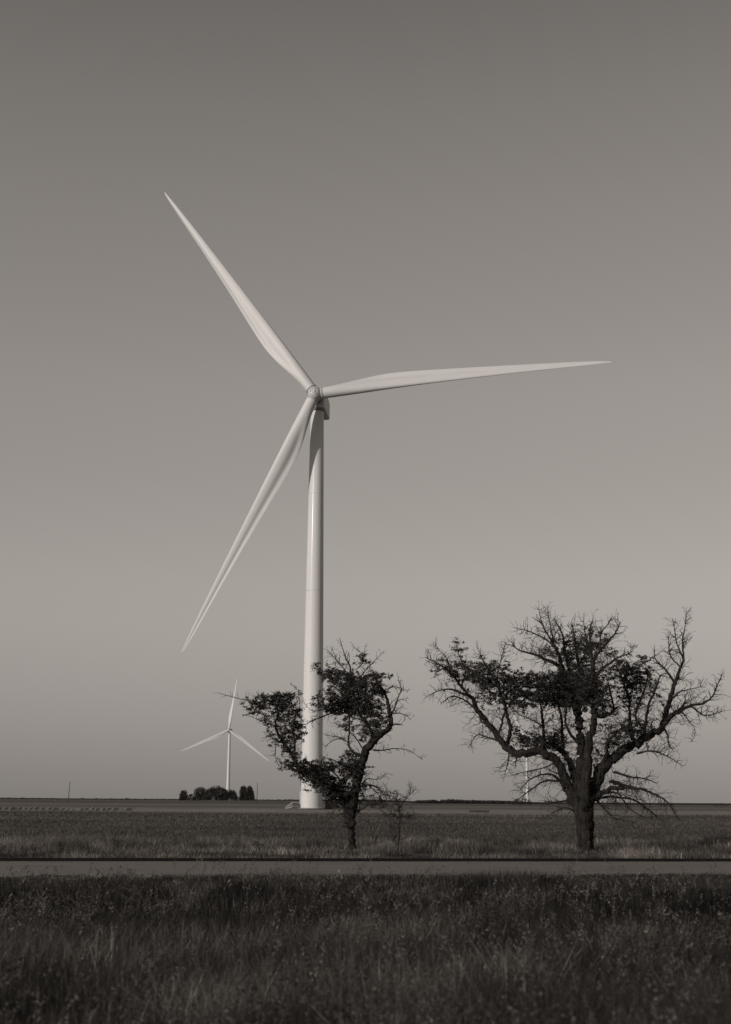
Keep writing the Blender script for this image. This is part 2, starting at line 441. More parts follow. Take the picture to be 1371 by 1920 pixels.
def turbine(base, label, group, yaw, tilt, phis, Ls, hub_z, detail=True):
    """yaw: the rotor looks towards the camera, turned by yaw to its left"""
    R = thing('wind_turbine', base, label, 'wind turbine', group)
    HB = Vector((-math.sin(yaw) * 4.1, -math.cos(yaw) * 4.1, hub_z))
    top = hub_z - 2.35
    # tower: four cans with flange joints
    def rad(z): return np.interp(z, [0, 2, top * .35, top], [2.22, 2.2, 2.02, 1.42])
    cuts = [0, 21, 45, 66, top] if detail else [0, top]
    for a, b in zip(cuts[:-1], cuts[1:]):
        mb = MB()
        zz = np.linspace(a + (.02 if a else 0.25), b - .02, 9)
        lathe(mb, [(rad(z), z) for z in zz], 64 if detail else 24)
        mb.build('tower_section', M_tower, R)
        if a and detail:
            lathe(MB(), [(rad(a) - .03, a - .03), (rad(a) - .012, a - .03), (rad(a) - .012, a + .03), (rad(a) - .03, a + .03)], 64).build('flange_joint', M_joint, R)
    if detail:
        # foundation ring and anchor bolts
        lathe(MB(), [(0.1, .0), (3.1, .0), (3.1, .16), (2.95, .2), (0.1, .2)], 64).build('foundation', M_concrete, R, smooth=False)
        mb = MB(); lathe(mb, [(2.2, .202), (2.62, .202), (2.62, .27), (2.2, .27)], 64); mb.build('base_flange', M_joint, R, smooth=False)
        mb = MB()
        for k in range(44):
            a = k * 2 * math.pi / 44
            for rr in (2.45,):
                x, y = rr * math.cos(a), rr * math.sin(a)
                tube(mb, [(x, y, .26), (x, y, .42)], .032, 6)
                tube(mb, [(x, y, .27), (x, y, .33)], .055, 6)
        o = mb.build('anchor_bolts', M_metal, R, smooth=False); o['kind'] = 'stuff'
        # door on the left, with frame
        def on_tower(mb, a0, a1, z0, z1, r0, r1, n=8):
            aa = np.linspace(a0, a1, n + 1)
            inn = [(r0 * math.cos(a), r0 * math.sin(a)) for a in aa]; out = [(r1 * math.cos(a), r1 * math.sin(a)) for a in aa]
            for q in range(n):
                v = [(*inn[q], z0), (*out[q], z0), (*out[q + 1], z0), (*inn[q + 1], z0), (*inn[q], z1), (*out[q], z1), (*out[q + 1], z1), (*inn[q + 1], z1)]
                mb.add(v, np.array([(0, 3, 2, 1), (4, 5, 6, 7), (0, 1, 5, 4), (1, 2, 6, 5), (2, 3, 7, 6), (3, 0, 4, 7)]))
        c0 = math.radians(184)
        mb = MB(); on_tower(mb, c0 - .26, c0 + .26, 1.0, 3.6, 2.1, 2.42); fr = mb.build('door_frame', M_tower, R, smooth=False)
        mb = MB(); on_tower(mb, c0 - .2, c0 + .2, 1.1, 3.45, 2.425, 2.455); dr = mb.build('door', M_hub, R, smooth=False)
        hd = MB(); box(hd, (-2.53, -.42, 2.35), (-2.43, -.38, 2.6)); hd.build('handle', M_joint, dr, smooth=False)
        # stair running down to the left
        px0, px1 = -4.0, -2.6
        st = MB(); box(st, (px0, -.75, .52), (px1 + .12, .75, .6)); stair = st.build('stair_landing', M_joint, R, smooth=False)
        nstep = 4
        for k in range(nstep):
            x = px0 - .12 - k * .3; z = .56 - (k + 1) * .11
            s_ = MB(); box(s_, (x - .13, -.68, z - .03), (x + .1, .68, z)); s_.build('step', M_joint, stair, smooth=False)
        xe = px0 - .12 - nstep * .3
        for sy in (-.72, .72):
            s_ = MB(); tube(s_, [(px0, sy, .5), (xe, sy, .02)], .055, 6); s_.build('stringer', M_metal, stair, smooth=False)
            s_ = MB(); tube(s_, [(px1, sy, 1.38), (px0, sy, 1.38), (xe, sy, .25)], .055, 6)
            for q in range(5):
                x = px0 + (xe - px0) * q / 4; tube(s_, [(x, sy, .5 * (1 - q / 4)), (x, sy, 1.36 - 1.13 * q / 4)], .022, 6)
            s_.build('handrail', M_metal, stair, smooth=False)
            for x in (px0 + .1, px1 - .15):
                s_ = MB(); tube(s_, [(x, sy * .95, 0), (x, sy * .95, .515)], .05, 6); s_.build('support_post', M_joint, stair, smooth=False)
    # nacelle
    MZ = Matrix.Translation(HB) @ Matrix.Rotation(-yaw, 4, 'Z')
    MT = MZ @ Matrix.Rotation(-tilt, 4, 'X')
    prof = [(2.3, 1.2, -1.75, 1.35), (2.6, 1.62, -2.15, 1.65), (4.0, 1.75, -2.3, 1.8), (10.6, 1.78, -2.3, 1.85), (12.2, 1.75, -2.3, 1.5), (12.8, 1.6, -2.1, .6)]
    rows = []
    for y, hw, zb, zt in prof:
        c = .28
        rows.append([(-hw + c, y, zb), (hw - c, y, zb), (hw, y, zb + c), (hw, y, zt - c), (hw - c, y, zt), (-hw + c, y, zt), (-hw, y, zt - c), (-hw, y, zb + c)])
    v = np.array(rows).reshape(-1, 3); k = len(prof)
    fs = [(r_ * 8 + j, (r_ + 1) * 8 + j, (r_ + 1) * 8 + (j + 1) % 8, r_ * 8 + (j + 1) % 8) for r_ in range(k - 1) for j in range(8)]
    fs += [tuple(range(8)), tuple((k - 1) * 8 + j for j in range(7, -1, -1))]
    nac = MB().add(v, fs).build('nacelle', M_nac, R, smooth=False, mw=MZ)
    if detail:
        mb = MB(); box(mb, (-1.3, 7.4, 1.86), (1.3, 7.7, 2.7)); mb.build('cooler', M_nac, nac, smooth=False)
        mb = MB(); tube(mb, [(.5, 9.0, 1.6), (.5, 9.0, 3.3)], .05, 6); tube(mb, [(.15, 9.0, 3.3), (.85, 9.0, 3.3)], .035, 6)
        mb.build('weather_mast', M_joint, nac, smooth=False)
        mb = MB(); lathe(mb, [(1.44, top - .5), (1.6, top - .45), (1.6, top + .3), (1.44, top + .3)], 48); mb.build('yaw_ring', M_joint, R)
    # hub: body, throat, nose cap, blade collars
    mb = MB()
    prof = [(.02, 1.78), (.5, 1.74), (.9, 1.6), (1.2, 1.32), (1.42, .95), (1.52, .5), (1.54, 0), (1.48, -.6), (1.3, -1.1), (1.15, -1.5)]
    lathe(mb, prof, 48 if detail else 20)
    hub = mb.build('hub', M_hub, R, mw=MT @ Matrix.Rotation(math.pi / 2, 4, 'X'))
    mb = MB(); lathe(mb, [(1.2, -1.45), (1.25, -2.6)], 32); mb.build('main_bearing', M_joint, hub)
    if detail:
        mb = MB(); lathe(mb, [(.02, 1.84), (.33, 1.83), (.36, 1.76)], 32); mb.build('nose_cap', M_hub, hub)
        for r_ in (.2, .42, .85):
            zc = np.interp(r_, [0, .5, .9], [1.845 if r_ < .36 else 1.79, 1.755, 1.615])
            tor = MB(); a = np.linspace(0, 2 * np.pi, 33)
            tube(tor, np.stack([r_ * np.cos(a), r_ * np.sin(a), np.full(33, zc)], -1), .028, 6); tor.build('seam_ring', M_joint, hub)
        for q in range(3):
            a = math.radians(60 + 120 * q) + phis[0]
            d = Vector((math.sin(a), 0, math.cos(a)))
            mb = MB(); x, y = .68 * math.sin(a), .68 * math.cos(a)
            tube(mb, [(x, y, 1.62), (x, y, 1.73)], .12, 12); mb.build('hatch', M_joint, hub)
    for phi, L in zip(phis, Ls):
        MBl = MT @ Matrix.Rotation(phi, 4, 'Y')
        b_ = link('blade', blade_mesh(L, round(.6 * max(0, math.sin(phi)), 2) if detail else 0.0), R, mw=MBl)   # the blade's own weight bows it
        if detail:
            lathe(MB(), [(1.24, .35), (1.24, 1.38), (1.3, 1.38), (1.3, 1.47), (1.18, 1.47)], 40).build('blade_collar', M_hub, R, mw=MBl)
            lathe(MB(), [(1.19, 1.475), (1.25, 1.475), (1.25, 1.53), (1.19, 1.53)], 40).build('collar_seal', M_joint, R, mw=MBl)
            lathe(MB(), [(1.2, 1.535), (1.28, 1.535), (1.28, 1.68), (1.2, 1.68)], 40).build('root_ring', M_hub, R, mw=MBl)
    return R

T3 = 2 * math.pi / 3
turbine((-10.64, 279.0, 0), 'huge white wind turbine with a stair at its tower foot, nearest of the turbines', 'white wind turbines',
        .0911, .102, [-.616, -.616 + T3, -.616 + 2 * T3], [62.7, 63.5, 62.4], 87.24)
p = P(425, 1500, 1700)
turbine((p[0] + 1.4, 1700, float(ground_z(p[0], 1700)) - .1), 'distant white wind turbine rising behind the dark grove, one blade straight up', 'white wind turbines',
        .121, .1, [.111, .111 + T3, .111 + 2 * T3], [66.8] * 3, 86.6, detail=False)
p = P(989.5, 1500, 1950)
turbine((p[0], 1950, 0), 'distant white wind turbine seen through the limbs of the wide bare tree', 'white wind turbines',
        .11, .1, [-.47, -.47 + T3, -.47 + 2 * T3], [64] * 3, 89, detail=False)

# transformer cabinet right of the tower
C = thing('transformer_cabinet', (-6.0, 281.5, ground_z(-6, 281.5) + .06), 'low dark transformer cabinet on the gravel beside the turbine tower', 'electrical cabinet')
mb = MB(); box(mb, (-1.9, -1.2, .1), (1.9, 1.2, 1.85)); mb.build('cabinet_body', M_cab, C, smooth=False)
mb = MB(); box(mb, (-2.0, -1.3, 1.855), (2.0, 1.3, 1.95)); mb.build('lid', M_cab, C, smooth=False)
mb = MB(); box(mb, (-2.1, -1.4, -.05), (2.1, 1.4, .095)); mb.build('plinth', M_concrete, C, smooth=False)
for sx_ in (-.95, .95):
    mb = MB(); box(mb, (sx_ - .9, -1.24, .18), (sx_ + .9, -1.205, 1.78)); mb.build('door', M_cab, C, smooth=False)


# ------------------------------------------------------------------ trees in the near field
def sprig_leaves(mb, c, ax, n, ln, spread, size):
    """n small leaves set along a short axis"""
    t = rng.random(n)
    p = c + ax * (t[:, None] * ln) + rng.normal(size=(n, 3)) * spread
    leaf_quads(mb, p, size * rng.uniform(.6, 1.3, n), rng.uniform(.55, 1.5))

def leaf_quads(mb, p, s, tone=1.0, flat=.6):
    n = len(p)
    a = rng.normal(size=(n, 3)); a[:, 2] *= flat; a /= np.linalg.norm(a, axis=1)[:, None]
    b = rng.normal(size=(n, 3)); b -= a * (a * b).sum(1)[:, None]; b /= np.linalg.norm(b, axis=1)[:, None]
    s = np.asarray(s)[:, None]
    v = np.stack([p - a * s, p + b * s * .38, p + a * s, p - b * s * .38], 1).reshape(-1, 3)
    mb.add(v, np.arange(n * 4).reshape(n, 4), np.repeat(np.broadcast_to(tone, (n,)), 4))

def spline(p, per=5):
    """Catmull-Rom through the rows of p (x, y, z, r)"""
    p = np.asarray(p, float); q = np.vstack([2 * p[0] - p[1], p, 2 * p[-1] - p[-2]])
    out = []
    for i in range(1, len(q) - 2):
        for t in np.arange(per) / per:
            out.append(.5 * ((2 * q[i]) + (-q[i - 1] + q[i + 1]) * t + (2 * q[i - 1] - 5 * q[i] + 4 * q[i + 1] - q[i + 2]) * t * t
                             + (-q[i - 1] + 3 * q[i] - 3 * q[i + 1] + q[i + 2]) * t ** 3))
    out.append(p[-1]); out = np.array(out); out[:, 3] = np.maximum(out[:, 3], .0045)
    return out


class Tree:
    """a tree surveyed limb by limb: points are read in the photograph and set at the tree's distance, each limb
    leaving towards or away from the camera by its own amount"""
    def __init__(self, name, base_px, Y, crop, label, cat='tree', group=None):
        self.ox, self.oy, self.sc = crop; self.Y = Y
        b = P(self.ox + base_px[0] / self.sc, self.oy + base_px[1] / self.sc, Y)
        b[2] = ground_z(b[0], Y)
        self.base = b; self.R = thing(name, tuple(b), label, cat, group)
        self.nodes = []          # (cx, cy, dy, radius)
        self.twigs = MB(); self.leaves = MB()
        self.px = Y / F / self.sc
        self.sources = []

    def pt(self, cx, cy, dy):
        return P(self.ox + cx / self.sc, self.oy + cy / self.sc, self.Y + dy) - self.base

    def limb(self, pts, k=None, name='branch', twigs=1.0, n=None, lump=.05, droop=0.0):
        pts = [list(p) for p in pts]
        cx, cy = pts[0][:2]
        dy0 = 0.0
        if self.nodes:
            nd = np.array(self.nodes); d = np.hypot(nd[:, 0] - cx, nd[:, 1] - cy) - nd[:, 3] * .5
            dy0 = nd[np.argmin(d), 2]
        if k is None: k = rng.choice([-1, 1]) * rng.uniform(.25, .8)
        rows = []; run = 0; last = (cx, cy); cur = rng.uniform(-.3, .3)
        for q in pts:
            run += math.hypot(q[0] - last[0], q[1] - last[1]) * self.px; last = q[:2]
            dy = dy0 + k * run * (1 - .06 * run) + cur * math.sin(run * 1.3)
            x, y, z = self.pt(q[0], q[1], dy)
            rows.append((x, y, z, q[2] * self.px))
            self.nodes.append((q[0], q[1], dy, q[2]))
        s = spline(rows)
        jit = rng.normal(size=(len(s), 3)) * np.clip(s[:, 3:4] * .22, .004, .03); jit[0] = 0
        s[:, :3] += jit
        r0 = s[0, 3]
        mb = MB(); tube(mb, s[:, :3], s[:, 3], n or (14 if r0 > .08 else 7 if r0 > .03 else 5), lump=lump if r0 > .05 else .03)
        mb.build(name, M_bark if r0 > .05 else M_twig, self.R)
        self.sources.append((s, twigs, droop))
        return s

    def grow(self, p, d, ln, r, lvl, droop):
        n = max(3, int(ln / .09)); d = d / np.linalg.norm(d); pts = [p]; kids = []
        bend = rng.normal(size=3) * .10; bend[2] += -droop * .12 + .02
        for i in range(n):
            d = d + bend + rng.normal(size=3) * .2; d /= np.linalg.norm(d)
            p = p + d * ln / n; pts.append(p)
            if lvl < 2 and i > 0 and rng.random() < (.62 if lvl == 0 else .38): kids.append((p, d, 1 - i / n))
        rr = np.linspace(r, max(.0035, r * .35), n + 1)
        tube(self.twigs, pts, rr, 4 if lvl == 0 else 3, cap=False)
        for q, dd, left in kids:
            o = rng.normal(size=3); o -= dd * (o @ dd); o /= np.linalg.norm(o)
            self.grow(q, dd * .75 + o * rng.uniform(.5, 1.1), ln * rng.uniform(.28, .6) * (.5 + left * .6), max(.0035, r * .6), lvl + 1, droop)

    def grow_twigs(self, dens=1.0, lmax=1.0, rmin=.007):
        for s, f, droop in self.sources:
            if f <= 0: continue
            seg = np.linalg.norm(np.diff(s[:, :3], axis=0), axis=1); tot = seg.sum()
            cum = np.concatenate([[0], np.cumsum(seg)])
            m = int(tot * 8.5 * dens * f) + 1
            for t in rng.random(m) ** .8 * tot:
                i = min(np.searchsorted(cum, t), len(s) - 1)
                i = max(i, 1)
                q = s[i]; d = s[i, :3] - s[i - 1, :3]; d /= np.linalg.norm(d) + 1e-9
                o = rng.normal(size=3); o -= d * (o @ d); o /= np.linalg.norm(o)
                o[2] += .25 - .9 * droop
                ln = lmax * rng.uniform(.25, 1) * (.3 + .7 * min(1, q[3] / .05))
                self.grow(q[:3] + o * q[3] * .6, d * rng.uniform(.2, .9) + o, ln, min(q[3] * .5, rng.uniform(.006, .012)) + .0015, 0, droop)

    def clumps(self, spec, per=2700, size=.043, deep=.9):
        nd = np.array(self.nodes)
        spec = [(a, b, c, d_, e) for a, b, c, d_, e in spec] + [(a, b, c * 1.45 + 6, d_ * 1.5 + 6, e * .07) for a, b, c, d_, e in spec]
        for cx, cy, rx, ry, w_ in spec:
            d = np.hypot((nd[:, 0] - cx), (nd[:, 1] - cy)); near = nd[np.argsort(d)[:4], 2].mean()
            area = rx * ry * self.px ** 2 * math.pi
            nsp = max(4, int(area * w_ * per / 22))
            for _ in range(nsp):
                a = rng.uniform(0, 2 * math.pi); rr = rng.random() ** .5 * (1.1 if rng.random() < .25 else .92)
                dx = math.cos(a) * rr * rx; dyp = math.sin(a) * rr * ry
                dep = rng.normal() * min(rx, ry) * self.px * deep * .8
                c = self.pt(cx + dx, cy + dyp, near + dep)
                ax = np.array([rng.normal(), rng.normal(), rng.normal() * .32 + .1]); ax /= np.linalg.norm(ax)
                ln = rng.uniform(.12, .34)
                tube(self.twigs, [c - ax * .12, c + ax * ln * .5, c + ax * ln + [0, 0, -.02]], [.007, .005, .003], 3, cap=False)
                sprig_leaves(self.leaves, c, ax, int(rng.integers(14, 32)), ln, .028, size)

    def finish(self):
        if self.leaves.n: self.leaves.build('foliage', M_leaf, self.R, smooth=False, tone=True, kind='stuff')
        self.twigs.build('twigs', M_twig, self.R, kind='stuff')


# --- the wide tree on the right
t2 = Tree('gnarled_tree', (745, 1112), 50.4, (780, 1120, 2.32), 'broad gnarled half-dead tree with wide spreading limbs at the far roadside', 'tree', 'weathered trees beyond the far road')
t2.limb([(750, 1135, 44), (744, 1105, 38), (738, 1050, 34), (734, 1000, 35), (726, 930, 37), (722, 880, 36), (720, 840, 28), (718, 800, 18)], k=0, name='trunk', twigs=.25, n=20, lump=.09)
BIG2 = [
 [(722, 985, 14), (708, 925, 26), (686, 870, 28), (662, 825, 26), (634, 750, 22), (598, 697, 21), (530, 668, 19), (450, 682, 19), (400, 652, 17), (360, 610, 15), (315, 550, 13), (270, 490, 12), (245, 440, 10), (205, 418, 6), (150, 400, 4), (90, 410, 2.5), (45, 435, 1.2)],
 [(728, 960, 14), (716, 880, 27), (714, 800, 28), (722, 700, 27), (722, 640, 22), (712, 560, 21), (705, 500, 22), (690, 440, 18), (650, 360, 13), (620, 300, 10), (560, 265, 7), (500, 245, 5), (440, 225, 3), (415, 190, 1.5)],
 [(735, 960, 12), (736, 880, 24), (744, 760, 22), (755, 640, 18), (770, 560, 16), (775, 500, 14), (770, 430, 12), (770, 340, 9), (780, 260, 7), (830, 200, 5), (870, 150, 3.2), (885, 110, 2), (868, 92, 1)],
 [(738, 985, 14), (748, 900, 28), (768, 835, 30), (792, 785, 28), (830, 720, 27), (880, 682, 23), (950, 642, 20), (1010, 602, 18), (1060, 580, 16), (1090, 500, 13), (1110, 430, 11), (1125, 370, 9), (1145, 320, 7), (1165, 270, 5), (1160, 200, 3.5), (1170, 130, 2), (1177, 65, 1)],
 [(712, 930, 12), (702, 850, 24), (690, 780, 21), (672, 720, 16), (632, 668, 13), (585, 640, 10), (545, 636, 7)],
]
for b_, k_ in zip(BIG2, (.25, .15, -.3, -.2, .5)): t2.limb([(a_, c_, r_ * .9) for a_, c_, r_ in b_], k=k_, name='limb', twigs=.9)
for b_ in [
 [(245, 440, 7), (200, 390, 6), (150, 330, 5), (100, 290, 3.2), (40, 262, 1.3)],
 [(270, 490, 6), (215, 450, 4), (160, 430, 3), (110, 460, 1.3)],
 [(200, 390, 4), (215, 320, 3.5), (190, 260, 2.5), (175, 200, 1.2)],
 [(150, 330, 3), (130, 260, 2), (85, 215, 1)],
 [(400, 640, 9), (412, 570, 8), (400, 520, 7), (385, 470, 6), (370, 420, 5), (350, 370, 4), (320, 320, 3), (290, 270, 2), (265, 215, 1)],
 [(370, 420, 4), (355, 340, 3.2), (370, 270, 2), (390, 200, 1)],
 [(350, 610, 6), (372, 560, 5), (382, 510, 4.5), (420, 450, 3), (440, 380, 2)],
 [(552, 668, 7), (555, 600, 6), (550, 520, 6), (545, 480, 4), (530, 430, 2.5)],
 [(550, 560, 3), (500, 530, 2.5), (450, 510, 2), (410, 470, 1.2)],
 [(640, 690, 7), (635, 580, 6), (633, 520, 5), (620, 470, 4), (600, 420, 3)],
 [(712, 640, 9), (670, 590, 6), (650, 540, 5), (655, 480, 3.5)],
 [(690, 440, 11), (680, 350, 9), (650, 250, 6), (640, 170, 4), (612, 110, 2.3), (600, 88, 1)],
 [(640, 330, 9), (625, 260, 7), (590, 190, 4.5), (560, 140, 3), (545, 100, 2), (533, 45, 1)],
 [(600, 210, 4), (590, 150, 3), (580, 100, 2), (573, 52, 1)],
 [(620, 225, 4.5), (560, 180, 4), (500, 150, 3), (430, 132, 1.2)],
 [(700, 420, 10), (712, 330, 8), (700, 250, 6), (690, 180, 4), (680, 118, 1.5)],
 [(705, 300, 5), (745, 220, 4), (735, 150, 2.5), (730, 98, 1)],
 [(770, 340, 7), (762, 230, 4.5), (755, 150, 3), (772, 88, 1)],
 [(800, 235, 4), (805, 160, 3), (840, 110, 1.8), (850, 92, 1)],
 [(775, 370, 7), (800, 320, 6), (840, 290, 5), (880, 262, 3.8), (930, 242, 2), (935, 203, 1)],
 [(775, 500, 8), (810, 520, 7), (860, 492, 5), (850, 430, 4), (835, 370, 3)],
 [(1125, 370, 6), (1090, 320, 4.5), (1042, 268, 2.8), (1037, 228, 1)],
 [(1165, 270, 4), (1135, 200, 3), (1125, 140, 2), (1117, 97, 1)],
 [(1150, 300, 3), (1110, 260, 3), (1100, 200, 2), (1098, 160, 1)],
 [(1065, 575, 12), (1100, 525, 10), (1150, 490, 8.5), (1200, 470, 6), (1250, 460, 4.5), (1290, 430, 3.5), (1308, 390, 2.5), (1330, 342, 1.2)],
 [(1200, 475, 4), (1250, 512, 3), (1300, 507, 2), (1342, 492, 1)],
 [(1110, 515, 7), (1140, 492, 6), (1172, 455, 3.5)],
 [(1160, 500, 3), (1190, 540, 2), (1215, 580, 1.2), (1198, 630, .9)],
 [(1110, 440, 5), (1150, 410, 3.5), (1190, 400, 2), (1250, 385, 1)],
 [(955, 645, 9), (932, 560, 8), (930, 480, 6), (920, 420, 5), (892, 340, 4), (870, 300, 2)],
 [(990, 615, 7), (1000, 540, 6), (1012, 470, 5), (1042, 400, 4), (1062, 340, 2.5)],
 [(962, 560, 4), (958, 500, 4), (985, 430, 4), (1000, 380, 3), (1010, 320, 2)],
 [(820, 740, 9), (835, 640, 7), (860, 600, 5), (905, 560, 3.5)],
 [(1080, 570, 5), (1095, 600, 4), (1100, 640, 2.5), (1125, 670, 1.2)],
 [(960, 680, 5), (1020, 668, 3.5), (1090, 690, 2.5), (1165, 735, 1.1)],
 [(275, 500, 5), (285, 540, 4), (330, 560, 3)],
 [(360, 625, 5), (300, 605, 3.5), (265, 600, 2.5), (230, 650, 1.2)],
 [(405, 670, 4), (400, 720, 3), (385, 780, 1.3)],
 [(440, 690, 3), (432, 740, 1.2)],
]: t2.limb(b_, twigs=1.15)
for b_ in [
 [(760, 885, 14), (800, 855, 12), (850, 832, 10), (930, 828, 8), (985, 835, 6), (1040, 858, 4.5), (1092, 890, 3), (1145, 965, 1.3)],
 [(845, 800, 7), (870, 805, 9), (905, 822, 8.5), (960, 832, 7)],
 [(775, 878, 8), (850, 868, 5), (950, 882, 4), (1020, 930, 3), (1075, 975, 1.2)],
 [(790, 885, 6), (830, 930, 3.5), (870, 962, 2.5), (960, 980, 1.3)],
 [(860, 760, 6), (930, 780, 4), (1000, 790, 2.5), (1050, 810, 1.2)],
 [(820, 850, 6), (880, 855, 4), (930, 920, 2.5), (1000, 960, 1.3)],
 [(680, 900, 9), (650, 885, 5), (600, 890, 3), (560, 888, 1.3)],
 [(650, 845, 8), (618, 790, 6), (570, 768, 4), (500, 790, 2.8), (450, 840, 1.3)],
 [(640, 800, 6), (560, 800, 4), (490, 845, 2.5), (435, 885, 1.2)],
 [(690, 930, 6), (650, 915, 3), (610, 930, 2), (560, 960, 1)],
 [(600, 720, 4), (560, 740, 3), (470, 760, 2), (420, 775, 1)],
]: t2.limb(b_, twigs=.95, droop=.5)
t2.grow_twigs(2.1, .9)
t2.clumps([(120, 295, 70, 35, .35), (220, 325, 80, 45, .7), (300, 330, 75, 55, 1), (360, 400, 80, 70, 1.1), (430, 360, 55, 50, .8), (520, 385, 90, 60, .9), (490, 445, 80, 40, 1),
           (600, 400, 110, 70, 1.1), (700, 370, 100, 80, 1.3), (780, 400, 75, 80, 1.1), (680, 440, 110, 40, 1.4), (720, 250, 95, 60, .75), (780, 190, 65, 45, .45), (620, 220, 60, 45, .4),
           (820, 495, 45, 28, .8), (190, 215, 20, 28, .6), (560, 240, 40, 25, .35), (900, 320, 60, 45, .8), (950, 345, 65, 60, 1.1), (930, 430, 50, 55, .6), (980, 280, 28, 28, .6),
           (540, 628, 110, 32, 1.2), (450, 600, 50, 28, .45), (620, 620, 50, 38, .6), (900, 600, 55, 45, .7), (970, 570, 75, 35, .8), (850, 650, 50, 28, .55), (850, 250, 28, 28, .4), (1010, 400, 45, 55, .3),
           (760, 690, 50, 60, .3), (640, 720, 40, 40, .3), (600, 560, 60, 40, .15), (760, 560, 60, 50, .2), (860, 560, 50, 50, .2), (1060, 470, 40, 60, .12), (690, 180, 60, 40, .3)])
t2.finish()

# --- the narrower tree in front of the tower
t1 = Tree('gnarled_tree', (853, 1366), 50.0, (400, 1180, 3.264), 'leaning dark leafy tree standing in front of the big turbine tower', 'tree', 'weathered trees beyond the far road')
t1.limb([(856, 1385, 27), (853, 1350, 22), (848, 1290, 20), (842, 1210, 23), (848, 1120, 27), (860, 1050, 28), (870, 970, 26), (890, 890, 26), (915, 800, 25), (935, 750, 24), (980, 690, 23), (1010, 655, 19), (1060, 620, 16), (1085, 585, 14),
         (1085, 540, 13), (1075, 490, 12), (1065, 430, 9), (1045, 380, 7), (1015, 345, 5), (960, 330, 3)], k=.05, name='trunk', twigs=.35, n=18, lump=.09)
t1.limb([(850, 1070, 20), (800, 1025, 18), (740, 980, 18), (680, 930, 16), (620, 890, 15), (560, 862, 14), (512, 842, 13), (490, 790, 11), (465, 740, 9), (425, 690, 8), (392, 630, 8), (380, 570, 7), (400, 520, 6), (380, 460, 5), (330, 432, 4),
         (270, 450, 3), (220, 432, 2.6), (180, 430, 2.2), (110, 412, 1.9), (30, 388, 1.2)], k=-.12, name='limb', twigs=.8)
t1.limb([(835, 1190, 18), (812, 1130, 15), (808, 1080, 12), (822, 1030, 9)], k=.3, name='limb', twigs=.8)
for b_ in [
 [(1085, 530, 7), (1110, 480, 5), (1130, 420, 4), (1150, 370, 3), (1140, 330, 2), (1130, 285, 1)],
 [(1100, 515, 4), (1150, 515, 3), (1190, 535, 2.2), (1210, 557, 1.1)],
 [(1085, 598, 6), (1110, 580, 5), (1152, 585, 2)],
 [(1120, 440, 3), (1150, 430, 2), (1185, 437, 1)],
 [(1145, 375, 2.5), (1170, 370, 1.8), (1195, 378, 1)],
 [(1060, 370, 3), (1100, 350, 2.2), (1140, 360, 1.5)],
 [(980, 738, 6), (1040, 740, 4), (1100, 730, 3), (1180, 735, 2.2), (1230, 760, 1.5), (1282, 800, 1)],
 [(990, 690, 12), (955, 600, 9), (900, 520, 9), (870, 450, 8), (860, 360, 7), (842, 300, 6), (840, 240, 5), (812, 180, 4), (790, 110, 2.5), (773, 52, 1)],
 [(850, 310, 5), (790, 230, 3.6), (740, 170, 2.5), (688, 118, 1)],
 [(760, 200, 2.5), (740, 150, 2), (715, 100, 1)],
 [(860, 330, 4.5), (900, 290, 4), (950, 230, 3.5), (1000, 180, 2), (1042, 138, 1)],
 [(870, 250, 3), (915, 205, 2.5), (925, 150, 1.8), (930, 102, 1)],
 [(925, 170, 2), (890, 130, 1.4), (845, 100, .9)],
 [(870, 440, 5), (800, 380, 4), (730, 320, 3), (660, 270, 2.2), (612, 225, 1)],
 [(900, 510, 6), (960, 440, 4), (980, 360, 3), (1010, 300, 2), (1050, 288, 1)],
 [(495, 790, 6), (500, 700, 6), (490, 620, 5), (500, 540, 4), (530, 480, 2.5), (520, 410, 1)],
 [(380, 590, 4), (330, 575, 3), (270, 552, 2), (230, 530, 1)],
 [(392, 470, 4), (440, 440, 3), (480, 400, 2)],
 [(870, 505, 7), (800, 512, 6), (720, 516, 5), (660, 538, 4), (600, 562, 3), (570, 580, 2), (545, 585, 1.2)],
 [(790, 505, 4), (700, 490, 3), (620, 500, 2.5), (580, 480, 1.5), (552, 440, 1)],
 [(930, 770, 12), (880, 765, 9), (842, 735, 7), (827, 690, 6), (835, 600, 5), (832, 520, 4), (840, 450, 3)],
 [(835, 705, 4), (790, 670, 3), (730, 682, 2.5), (678, 722, 1.3)],
 [(800, 665, 2.8), (740, 655, 2), (690, 650, 1)],
 [(930, 760, 5), (890, 690, 4), (850, 640, 3), (780, 592, 2), (735, 568, 1.2)],
 [(870, 850, 8), (790, 832, 5), (740, 802, 3.5), (690, 788, 1.3)],
 [(780, 960, 7), (760, 900, 5), (700, 850, 3.5), (640, 820, 1.8)],
 [(500, 860, 6), (460, 840, 4), (425, 815, 2)],
 [(385, 640, 3), (340, 655, 2), (295, 668, 1)],
 [(620, 900, 5), (580, 930, 3), (530, 935, 1.3)],
]: t1.limb(b_, twigs=1.0)
for b_ in [
 [(885, 1000, 9), (902, 962, 7), (960, 952, 5), (1010, 972, 4), (1040, 1010, 2.6), (1062, 1042, 1.4)],
 [(902, 962, 5), (940, 915, 3), (1010, 918, 2), (1062, 878, 1)],
 [(868, 1115, 7), (920, 1095, 5), (960, 1070, 3), (1010, 1060, 2), (1060, 1075, 1)],
 [(800, 1010, 4), (762, 1060, 3), (722, 1140, 2), (685, 1182, 1.2)],
 [(960, 960, 3), (1000, 1000, 2.4), (1050, 1060, 1.8), (1100, 1090, 1)],
 [(385, 700, 3), (380, 770, 2), (400, 840, 1)],
]: t1.limb(b_, twigs=1.5, droop=.4)
t1.grow_twigs(1.5, .7)
